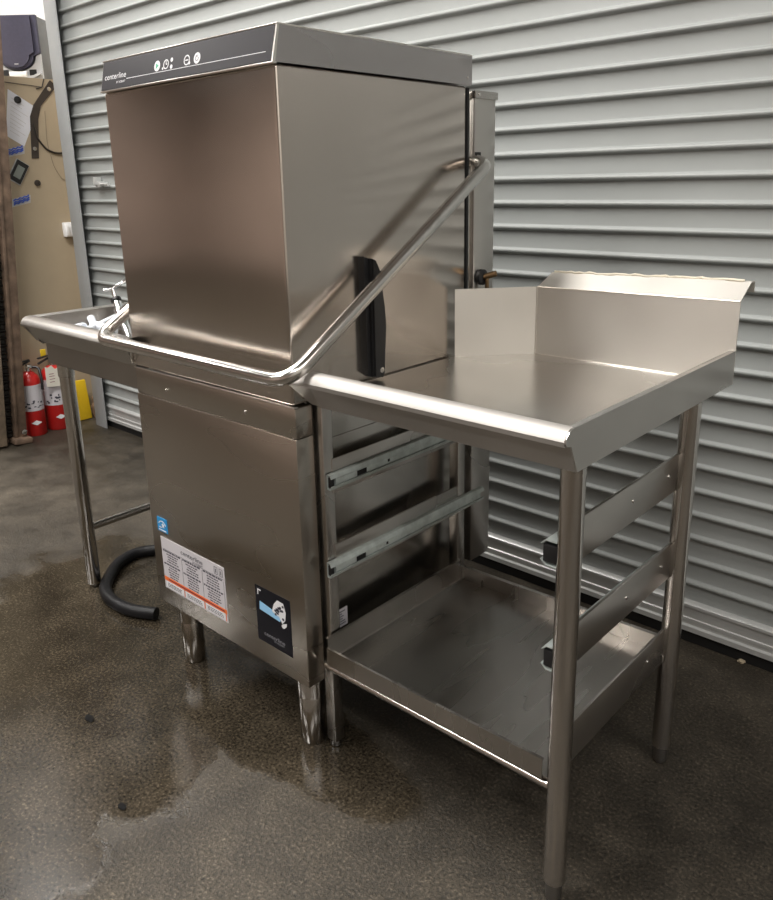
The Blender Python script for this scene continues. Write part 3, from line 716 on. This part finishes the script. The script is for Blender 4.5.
# yellow panel, rag
b = MB(); b.box(-.008, .008, -.064, .064, 0, .215, .006, 2, None); 
for i, p in enumerate(b.v): b.v[i] = (p[0] - p[2] * .14 - 2.870, p[1] + .925, p[2] + .002)
tag(b.build('yellow_panel', 'yellow'), 'yellow plastic panel leaning on the beige wall behind the sink table leg', 'panel')
bm = bmesh.new(); bmesh.ops.create_icosphere(bm, subdivisions=4, radius=1)
rr = random.Random(5); ph = [rr.uniform(0, 6) for _ in range(9)]
for vtx in bm.verts:
    p = vtx.co.copy(); k = 1 + .22 * math.sin(5 * p.x + ph[0] + 3 * p.z) + .18 * math.sin(7 * p.y + ph[1]) * math.cos(6 * p.z + ph[2]) + .12 * math.sin(11 * p.z + ph[3] + 4 * p.y)
    vtx.co = Vector((p.x * .022 * k, p.y * .030 * k, max(p.z * .080 * k + .07, .0)))
for vtx in bm.verts: vtx.co += Vector((-2.850, 1.022, .001))
b = MB(); b.addbm(bm); tag(b.build('crumpled_rag', 'rag', None, 80), 'crumpled brown rag heaped beside the yellow panel', 'rag')

# speaker on the ledge of the partition, turned out of the corner
sp = thing('loudspeaker', (0, 0, 0), 'small dark blue and silver loudspeaker on top of the beige wall', 'loudspeaker')
SW, SH, SD = .235, .300, .19
def spk_shape():
    front = []
    return front
b = MB(); b.box(-SW / 2 + .004, SW / 2 - .004, 0, SD, 0, SH, .006); b.build('case', 'greybox', sp)
b = MB()
pts = [(-SW / 2, SH), (SW / 2, SH), (SW / 2, .125), (SW * .36, .112)]
for k in range(1, 14):
    a = math.pi * k / 14; pts.append((SW * .36 * math.cos(a), .112 - .062 * math.sin(a)))
pts += [(-SW * .36, .112), (-SW / 2, .125)]
b.prism(pts, 'y', -.022, -.002); b.prism([(p[0] * .80, .155 + (p[1] - .155) * (.92 if p[1] < .2 else .97)) for p in pts], 'y', -.034, -.021)
gr = b.build('grille', 'speakergrille', sp)
b = MB(); b.rect((0, -.0342, .072), ux, vz, ny, -.010, .010, 0, .005, .0006); b.build('grille_badge', 'silver', gr)
b = MB()
base = [(-SW / 2, .0), (SW / 2, .0), (SW / 2, .122), (SW * .40, .112)]
for k in range(1, 14):
    a = math.pi * k / 14; base.append((SW * .40 * math.cos(a), .112 - .070 * math.sin(a)))
base += [(-SW * .40, .112), (-SW / 2, .122)]
b.prism(base, 'y', -.014, -.001)
b.sheet([(-.115, .026), (-.08, .010), (-.03, .004), (.03, .004), (.08, .010), (.115, .026)], .012, 'y', -.030, -.012)
b.build('base_trim', 'silver', sp)
b = MB(); b.box(-.045, .045, -.034, -.012, .014, .040, .005); b.build('front_badge', 'whitewall', sp)
for x in (-.070, .070):
    b = MB(); b.box(x - .018, x + .018, -.0155, -.0135, .022, .050); b.build('bass_port', 'gap', sp)
sp.rotation_euler = (0, 0, R(42)); sp.location = (-3.095, .955, 1.753)

# wall bits
wx = WX + .0005
def on_wall(poly, t=.001): return (Vector((wx, 0, 0)), Vector((0, 1, 0)), vz, Vector((1, 0, 0)), poly, t)
b = MB(); b.quad(*on_wall([(.815, 1.693), (.952, 1.608), (.857, 1.428), (.775, 1.478)], .0012)); pp = b.build('paper_sheet', 'paper'); tag(pp, 'white paper sheet hanging askew on the beige wall under a black magnet', 'paper')
b = MB()
for k in range(9):
    t = k / 9; p = Vector((.824 - .030 * t, 1.655 - .17 * t)); d2 = Vector((.137, -.085)).normalized(); L_ = .05 + .06 * random.random()
    b.quad(Vector((wx + .0013, 0, 0)), Vector((0, 1, 0)), vz, Vector((1, 0, 0)), [(p.x, p.y), (p.x + d2.x * L_, p.y + d2.y * L_), (p.x + d2.x * L_, p.y + d2.y * L_ - .002), (p.x, p.y - .002)], .0004)
b.build('paper_print', 'sticker', pp)
b = MB(); b.lathe([(.016, 0), (.017, .003), (.017, .008), (.012, .010)], (wx + .0014, .853, 1.645), (1, 0, 0), 22); tag(b.build('wall_magnet', 'black'), 'black disc magnet holding up the paper sheet', 'magnet')
b = MB(); b.lathe([(.014, 0), (.015, .003), (.015, .009), (.006, .010), (.005, .006)], (wx, .896, 1.253), (1, 0, 0), 22); tag(b.build('wall_magnet', 'strap'), 'lone dark disc magnet on the bare beige wall below the strap', 'magnet')
st_ = thing('hanging_strap', (wx, .93, 1.60), 'dark bent strap hanging on the beige wall below the loudspeaker', 'strap')
b = MB(); b.quad(*on_wall([(1.030, 1.748), (1.062, 1.722), (.966, 1.622), (.938, 1.600), (.932, 1.628)], .004)); b.quad(*on_wall([(.932, 1.630), (.966, 1.620), (.945, 1.560), (.922, 1.372), (.886, 1.372), (.905, 1.570)], .003)); b.build('band', 'strap', st_)
for y, z in ((1.018, 1.705), (.906, 1.418)):
    b = MB(); b.lathe([(.010, 0), (.010, .003), (.005, .004)], (wx + .004, y, z), (1, 0, 0), 14); b.build('stud', 'screw', st_)
b = MB(); b.tube([(wx + .006, .915, 1.54), (wx + .006, .925, 1.47), (wx + .006, .965, 1.415), (wx + .006, 1.01, 1.398), (wx + .006, 1.056, 1.400), (-2.86, 1.054, 1.402), (-2.802, 1.052, 1.404)], .0045, .02, 10); tag(b.build('cable', 'cable'), 'thick dark cable looping from the strap to the door guide', 'cable')
b = MB(); b.tube([(wx + .002, .985, 1.60), (wx + .002, .975, 1.45), (wx + .002, .995, 1.33), (wx + .002, 1.03, 1.27), (wx + .002, 1.056, 1.265), (-2.802, 1.055, 1.26)], .0022, .03, 8); tag(b.build('cable', 'greycable'), 'thin beige cable sagging below the thick dark cable', 'cable')
b = MB(); b.tube([(wx + .003, .790, 1.724), (wx + .003, .93, 1.716), (wx + .003, .985, 1.712)], .0018, 0, 8); b.tube([(wx + .003, .955, 1.702), (wx + .003, .985, 1.712), (wx + .003, 1.0, 1.752)], .003, 0, 8); tag(b.build('cable', 'cable'), 'fine dark wire running along the wall just under the loudspeaker', 'cable')
for (y, z, lab) in ((.803, 1.402, 'pale sticker with blue scrawl just under the paper sheet'), (.800, 1.166, 'pale sticker with blue scrawl below the small meter')):
    b = MB(); b.quad(*on_wall([(y - .045, z - .028), (y + .050, z - .008), (y + .055, z + .030), (y - .040, z + .012)], .0008)); s_ = b.build('wall_sticker', 'sticker'); tag(s_, lab, 'sticker')
    b = MB()
    for dz in (.014, -.002, -.014):
        b.tube([(wx + .002, y - .035 + .08 * k / 7, z + dz * .7 - .006 + .022 * k / 7 + (.004 if k % 2 else -.002)) for k in range(8)], .0035, 0, 6)
    b.build('scrawl', 'blueprint', s_)
mt_ = thing('pocket_meter', (wx, .81, 1.307), 'small dark meter with a grey screen stuck askew on the beige wall', 'meter')
o = Vector((wx, .809, 1.307)); a = R(-32); mu = Vector((0, math.cos(a), math.sin(a) * -1 * -1)); mu = Vector((0, math.cos(R(58)), math.sin(R(58)))); mv = Vector((0, -math.sin(R(58)), math.cos(R(58)))); nx = Vector((1, 0, 0))
b = MB(); b.rect(o, mu, mv, nx, -.052, .052, -.030, .030, .012); b.build('case', 'black', mt_)
b = MB(); b.rect(o + nx * .012, mu, mv, nx, -.032, .030, -.018, .018, .001); b.build('screen', 'lcd', mt_)
b = MB(); b.rect(o + nx * .0005, mu, mv, nx, -.056, .056, -.034, .034, .004); b.build('bezel', 'silver', mt_)
ob = thing('wall_switch', (wx, 1.02, 1.02), 'white twin switch box on the beige wall beside the door guide', 'switch')
b = MB(); b.box(wx, wx + .028, .996, 1.052, .978, 1.052, .005); b.build('box', 'whitewall', ob)
b = MB(); b.box(wx + .028, wx + .036, 1.002, 1.020, .985, 1.040, .003); b.box(wx + .028, wx + .036, 1.026, 1.046, .985, 1.048, .003); b.build('rocker', 'whitewall', ob)
b = MB(); b.quad(Vector((-2.875, WY - .0005, .205)), ux, vz, ny, [(-.045, 0), (0, -.026), (.045, 0), (0, .026)], .001); s_ = b.build('wall_sticker', 'maroon'); tag(s_, 'dark red diamond sticker low on the beige wall above the yellow panel', 'sticker')
b = MB(); b.quad(Vector((-2.875, WY - .0016, .205)), ux, vz, ny, [(-.016, 0), (0, -.009), (.016, 0), (0, .009)], .0006); b.build('sticker_print', 'sticker', s_)

# litter on the floor
def chip(x, y, sx, sy, sz, mt, lab, seed, name='chip'):
    r_ = random.Random(seed); bm = bmesh.new(); bmesh.ops.create_icosphere(bm, subdivisions=2, radius=1)
    for vtx in bm.verts:
        k = r_.uniform(.75, 1.2); vtx.co = Vector((x + vtx.co.x * sx * k, y + vtx.co.y * sy * k, max(.0004, sz * .7 + vtx.co.z * sz * k)))
    b = MB(); b.addbm(bm); tag(b.build(name, mt), lab, 'debris')
PCHIP = [(-.505, -.262, .016, .009, .003, 'chip', 'dark chip on the wet floor below the sink table', 'chip'), (-.195, -.352, .012, .008, .003, 'chip', 'dark chip on the floor at the front edge of the puddle', 'chip')]
for i, (x, y, sx, sy, sz, mt, lab, nm) in enumerate(PCHIP): chip(x, y, sx, sy, sz, mt, lab, i, nm)
chip(.588, 1.0 - .03, .010, .008, .006, 'palechip', 'pale pebble on the floor near the door bottom', 9, 'pebble')

# ------------------------------------------------------------------ light
w = bpy.data.worlds.new('World'); scn.world = w; w.use_nodes = True
w.node_tree.nodes['Background'].inputs[0].default_value = (.5, .48, .45, 1); w.node_tree.nodes['Background'].inputs[1].default_value = .05
def lamp(name, loc, sx, sy, power, col=(1, .97, .93), rz=0):
    L = bpy.data.lights.new(name, 'AREA'); L.shape = 'RECTANGLE'; L.size = sx; L.size_y = sy; L.energy = power; L.color = col
    o = bpy.data.objects.new(name, L); COL.objects.link(o); o.location = loc; o.rotation_euler = (0, 0, rz)
    return o
lamp('ceiling_and_fill_lamp', (-1.15, -.95, 4.05), .45, 2.0, 165)
lamp('ceiling_and_fill_lamp', (-2.2, -3.6, 4.05), 2.4, .3, 120)
lamp('ceiling_and_fill_lamp', (2.3, -2.4, 4.05), 2.4, .45, 85)
lamp('ceiling_and_fill_lamp', (4.1, -.8, 4.05), .3, 2.4, 85)  # added fill, lights the pale right wall for the slides and legs
lamp('ceiling_and_fill_lamp', (-3.1, .0, 4.05), .25, 1.2, 100)  # added fill to brighten the white upper wall and back-left floor
lamp('ceiling_and_fill_lamp', (-5.6, -1.6, 4.05), .3, 2.4, 150)  # unseen fill, raised to brighten what the hood front reflects

# ------------------------------------------------------------------ camera
cam = bpy.data.cameras.new('Camera'); co = bpy.data.objects.new('Camera', cam); COL.objects.link(co); scn.camera = co
pit, yaw, rol = R(-15.65651402), R(42.51022856), R(-1.18913777)
f = Vector((-math.sin(yaw) * math.cos(pit), math.cos(yaw) * math.cos(pit), math.sin(pit))); r = Vector((math.cos(yaw), math.sin(yaw), 0)); up = r.cross(f)
r2 = math.cos(rol) * r + math.sin(rol) * up; u2 = math.cos(rol) * up - math.sin(rol) * r
m = Matrix((r2, u2, -f)).transposed().to_4x4(); m.translation = Vector((1.10696341, -.94289956, 1.22872534)); co.matrix_world = m
cam.sensor_fit = 'VERTICAL'; cam.sensor_height = 36; cam.sensor_width = 36; cam.lens = 777.254 * 36 / 900; cam.shift_y = -(450 - 398.562) / 900
cam.clip_start = .02; cam.clip_end = 60
vs_ = scn.view_settings; scn.display_settings.display_device = 'sRGB'; vs_.view_transform = 'Standard'; vs_.look = 'None'; vs_.gamma = 1; vs_.use_curve_mapping = False; vs_.exposure = 0.0
